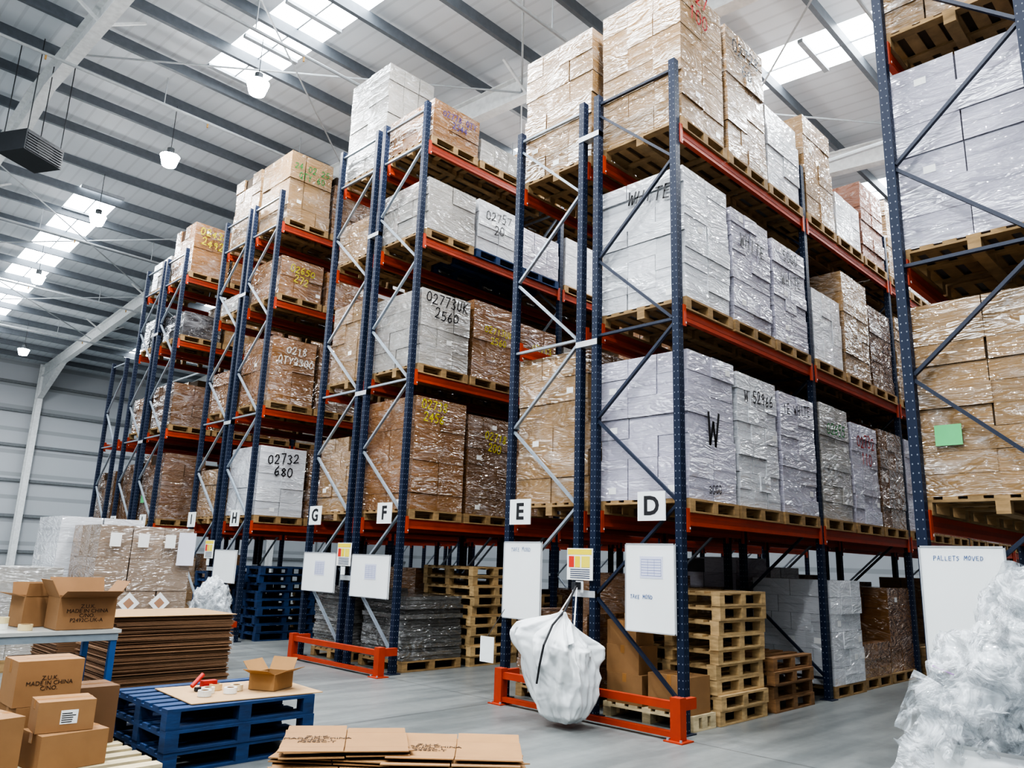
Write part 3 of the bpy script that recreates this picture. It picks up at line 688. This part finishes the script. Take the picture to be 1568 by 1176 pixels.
# flattened carton stack behind bench
mb=MB(); pallet(mb,2.95,8.42,.001,1.2,1.0,WD); z=.147; CB=C('#7a5b42')
while z<.88:
    jx=random.uniform(-.02,.02); jy=random.uniform(-.02,.02); tw=random.uniform(-.01,.01)
    mb.M=Matrix.Translation((3.56+jx,8.92+jy,z))@Matrix.Rotation(tw,4,'Z'); mb.box(-.62,-.5,0,.62,.5,.009,M_CARD,vary(CB,.22)); mb.M=Matrix.Identity(4); z+=.0125
mb.box(2.9,8.38,z,4.2,9.42,z+.006,M_CARD,C('#a08058'))
mb.build('flattened_carton_stack')
mb=MB(); z=.001
while z<.6:
    mb.box(2.75+random.uniform(0,.03),9.5,z,3.4,10.4,z+.009,M_CARD,vary(CB,.22)); z+=.0125
mb.build('flattened_carton_stack')
# ---------------------------------------------------------------- workbench
mb=MB(); BL=C('#1f4f86'); bx0,bx1,by0,by1,bz=.9,2.66,7.42,8.2,.86
mb.box(bx0,by0,bz-.03,bx1,by1,bz,M_BOARD,C('#a5a8a5'))
mb.box(bx0,by0+.01,bz-.09,bx1-.02,by0+.05,bz-.03,M_PAINT,C('#7c8890')); mb.box(bx0,by1-.05,bz-.09,bx1-.02,by1-.01,bz-.03,M_PAINT,BL)
for x in (bx0+.05,bx1-.05):
    for y in (by0+.04,by1-.04):
        mb.box(x-.025,y-.025,.01,x+.025,y+.025,bz-.03,M_PAINT,BL); mb.box(x-.04,y-.04,0,x+.04,y+.04,.01,M_PAINT,BL)
    mb.box(x-.02,by0+.04,.2,x+.02,by1-.04,.25,M_PAINT,BL); mb.box(x-.02,by0+.04,bz-.1,x+.02,by1-.04,bz-.04,M_PAINT,BL)
mb.box(bx0+.05,by0+.05,.25,bx1-.05,by1-.05,.27,M_BOARD,C('#9a8a70'))
mb.build('packing_workbench')
def openbox(x,y,z,w,d,h,rot,fl=(.6,.5,.9,.4),c=C('#8e6a47'),name='open_cardboard_box',txt=None):
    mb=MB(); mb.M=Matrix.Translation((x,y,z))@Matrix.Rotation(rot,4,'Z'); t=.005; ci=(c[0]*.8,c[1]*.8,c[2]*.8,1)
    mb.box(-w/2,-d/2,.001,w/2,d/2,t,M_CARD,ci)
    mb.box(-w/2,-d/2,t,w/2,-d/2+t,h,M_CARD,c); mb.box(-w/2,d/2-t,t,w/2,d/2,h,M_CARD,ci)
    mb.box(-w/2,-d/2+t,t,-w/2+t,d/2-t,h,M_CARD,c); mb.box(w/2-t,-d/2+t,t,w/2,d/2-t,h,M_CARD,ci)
    f=min(w,d)*.48
    def flap(px,py,dx,dy,L_,ang):
        A=Vector((px,py,h)); O=Vector((dx*math.sin(ang),dy*math.sin(ang),math.cos(ang)))*f; T=Vector((-dy,dx,0))*(L_/2-.004)
        n=Vector((dx*math.cos(ang),dy*math.cos(ang),-math.sin(ang)))*.004
        P=[A-T,A+T,A+T+O,A-T+O]; Q=[p+n for p in P]
        b=len(mb.v); mb.v+=[tuple(mb.M@p) for p in P+Q]
        for q in ((0,1,2,3),(7,6,5,4),(0,4,5,1),(1,5,6,2),(2,6,7,3),(3,7,4,0)): mb.face([b+i for i in q],M_CARD,c)
    flap(0,-d/2,0,-1,w,fl[0]);flap(0,d/2,0,1,w,fl[1]);flap(-w/2,0,-1,0,d,fl[2]);flap(w/2,0,1,0,d,fl[3])
    ob=mb.build(name)
    if txt:
        t_=text(ob,txt,(0,0,0),.045,'-Y',C('#3a2a1c'),0,0,name='box_print')
        t_.matrix_local=Matrix.Translation(-ob.location)@Matrix.Translation((x,y,z))@Matrix.Rotation(rot,4,'Z')@Matrix.Translation((0,-d/2-.002,h*.5))@ROT['-Y'].to_4x4()
    return ob
openbox(2.38,7.66,.862,.46,.34,.27,0,(1.2,.3,.5,.6),txt='Z.U.K.\nMADE IN CHINA\nC/NO.\nP2492C-UK-A')
openbox(2.1,8.0,.862,.3,.24,.26,.2,(.2,.2,1.3,.2))
mb=MB()
mb.ring((1.95,7.6,.861),.038,.055,.05,M_BOARD,C('#c8b48a'),colin=C('#8a6a4a')); mb.ring((1.8,7.75,.861),.038,.058,.05,M_BOARD,C('#dcdcd4'),colin=C('#8a6a4a')); mb.ring((1.8,7.75,.912),.038,.058,.05,M_BOARD,C('#c9b98f'))
mb.build('packing_tape_rolls')
mb=MB(); mb.cyl((1.62,7.6,.861),(1.62,7.6,.96),.035,M_BOARD,C('#e6e6e2'),16,r2=.045); mb.box(1.3,7.55,.861,1.55,7.75,.875,M_BOARD,C('#dadad6')); mb.build('paper_cup_and_labels')
# ---------------------------------------------------------------- foreground pallet + boxes
mb=MB(); pallet(mb,1.2,5.62,.001,1.2,1.22,C('#c6b794')); mb.build('wooden_pallet')
BR=C('#8f6a45')
def cbox(x,y,z,w,d,h,r,lab=False,c=BR,txt=None):
    mb=MB(); closedbox(mb,x,y,z,w,d,h,r,c,lab); ob=mb.build('cardboard_box')
    if txt:
        t_=text(ob,txt,(0,0,0),.04,'-Y',C('#3a2a1c'),0,0,name='box_print')
        t_.matrix_local=Matrix.Translation(-ob.location)@Matrix.Translation((x,y,z))@Matrix.Rotation(r,4,'Z')@Matrix.Translation((0,-d/2-.002,h*.5))@ROT['-Y'].to_4x4()
cbox(1.88,6.0,.147,.42,.34,.22,.1); cbox(1.85,6.02,.369,.34,.27,.19,-.1,True)
cbox(1.85,6.5,.147,.42,.36,.32,.05); cbox(1.83,6.5,.469,.42,.36,.30,.0,False,BR,'Z.U.K.\nMADE IN CHINA\nC/NO.')
cbox(2.2,6.6,.147,.3,.34,.4,.0,False,C('#6d5036')); cbox(1.35,6.0,.147,.4,.4,.35,.2)  # first box: shade on it put into its darker colour
cbox(1.5,7.8,.272,.5,.4,.4,.0,False,C('#7a5b3c')); cbox(2.2,7.8,.272,.5,.4,.35,.0,False,C('#7a5b3c'))
stack(2.5,5.86,3,1.2,1.1,WB,'blue_pallet_stack',jit=.012)
mb=MB(); mb.M=Matrix.Translation((3.2,6.33,.442))@Matrix.Rotation(-.06,4,'Z'); mb.box(-.48,-.42,0,.6,.4,.007,M_CARD,C('#b0906a')); mb.build('cardboard_sheet')
openbox(3.5,6.25,.452,.28,.24,.13,.5,(1.2,.7,1.2,.5),C('#9a754a'))
mb=MB(); z=.452
for (x,y,c) in ((2.98,6.3,'#d8d4c8'),(3.1,6.42,'#c9a878'),(3.12,6.2,'#e0e0dc'),(3.22,6.3,'#d9c9a8'),(2.9,6.18,'#cfcfca')):
    mb.ring((x,y,z),.03,.052,.045,M_BOARD,C(c),colin=C('#8a6a4a'))
mb.cyl((2.9,6.42,z+.04),(3.0,6.46,z+.12),.018,M_PLAIN,C('#b02a22'),10); mb.box(2.93,6.4,z,3.05,6.44,z+.03,M_PLAIN,C('#222226'))
mb.box(3.0,6.44,z+.02,3.12,6.5,z+.07,M_PLAIN,C('#b02a22'))
mb.build('packing_tape_and_dispenser')
def flats(x,y,z0,n,w,d,rot,name='flattened_cardboard_cartons',prints=True):
    mb=MB(); z=z0+.001
    for k in range(n):
        last=k==n-1
        jr=random.uniform(-.9,.9) if not last else 0; jx=random.uniform(-.07,.07) if not last else 0
        mb.M=Matrix.Translation((x+jx,y+jx*.5,z))@Matrix.Rotation(rot+jr*.3,4,'Z'); c=vary(C('#957049'),.12)
        g=.003
        mb.box(-w/2,-d/2,0,-g,d/2,.006,M_CARD,c); mb.box(g,-d/2,0,w/2,d/2,.006,M_CARD,c)
        for s_ in (-1,1):
            for hx_ in (-1,1):
                a=random.uniform(.0,.2)*(1 if k>n-4 else .1); R=Matrix.Translation((hx_*w/4,s_*(d/2+.002),.003))@Matrix.Rotation(a*s_,4,'X')
                mb.box(-w/4+.004,0 if s_>0 else -.13,-.003,w/4-.004,.13 if s_>0 else 0,.003,M_CARD,vary(c,.05),R)
        z+=.016
    mb.M=Matrix.Identity(4); ob=mb.build(name)
    if prints:
        t_=text(ob,'Z.U.K.\nMADE IN CHINA\nC/NO. 1\nP2492C-T',(0,0,0),.055,'+Z',C('#3a2a1c'),0,0,name='box_print')
        t_.matrix_local=Matrix.Translation(-ob.location)@Matrix.Translation((x,y,z-.006))@Matrix.Rotation(rot,4,'Z')@Matrix.Translation((-.17,0,0))
    return ob
flats(2.94,4.28,0,29,.75,.38,-.62)
flats(3.42,3.80,0,27,.8,.38,-.76)
# ---------------------------------------------------------------- unit heater
mb=MB(); G=C('#2c2f33')
mb.M=Matrix.Translation((3.1,17.3,9.45))@Matrix.Rotation(.5,4,'Z')
mb.box(-.45,-.35,-.22,.45,.35,.22,M_PAINT,G); mb.cyl((0,-.36,0),(0,-.35,0),.2,M_PAINT,C('#111214'),20)
for k in range(7): mb.box(-.42,-.37,-.19+k*.055,.42,-.352,-.17+k*.055,M_PAINT,C('#44484d'))
for a in (-.4,.4):
    for b in (-.3,.3): mb.cyl((a,b,.22),(a,b,2.3),.01,M_PAINT,G,6)
mb.M=Matrix.Identity(4); mb.build('ceiling_unit_heater')
# ---------------------------------------------------------------- world, camera
w=bpy.data.worlds.new('World'); S.world=w; w.use_nodes=True
bg=w.node_tree.nodes['Background']; bg.inputs[0].default_value=(.85,.93,1,1); bg.inputs[1].default_value=1
cam=bpy.data.cameras.new('camera'); co=bpy.data.objects.new('camera',cam); COL.objects.link(co); S.camera=co
cam.sensor_width=36; cam.lens=27.07; cam.clip_end=200
yaw,pitch,roll=math.radians(45),math.radians(13.0),math.radians(1.9)
fwd=Vector((math.cos(pitch)*math.cos(yaw),math.cos(pitch)*math.sin(yaw),math.sin(pitch)))
r0=Vector((math.sin(yaw),-math.cos(yaw),0)); u0=r0.cross(fwd)
r=r0*math.cos(roll)+u0*math.sin(roll); u=u0*math.cos(roll)-r0*math.sin(roll)
co.matrix_world=Matrix(((r.x,u.x,-fwd.x,0),(r.y,u.y,-fwd.y,0),(r.z,u.z,-fwd.z,1.55),(0,0,0,1)))
S.view_settings.view_transform='AgX'
try: S.view_settings.look='AgX - High Contrast'
except Exception as e: print(e)
S.view_settings.exposure=0.0
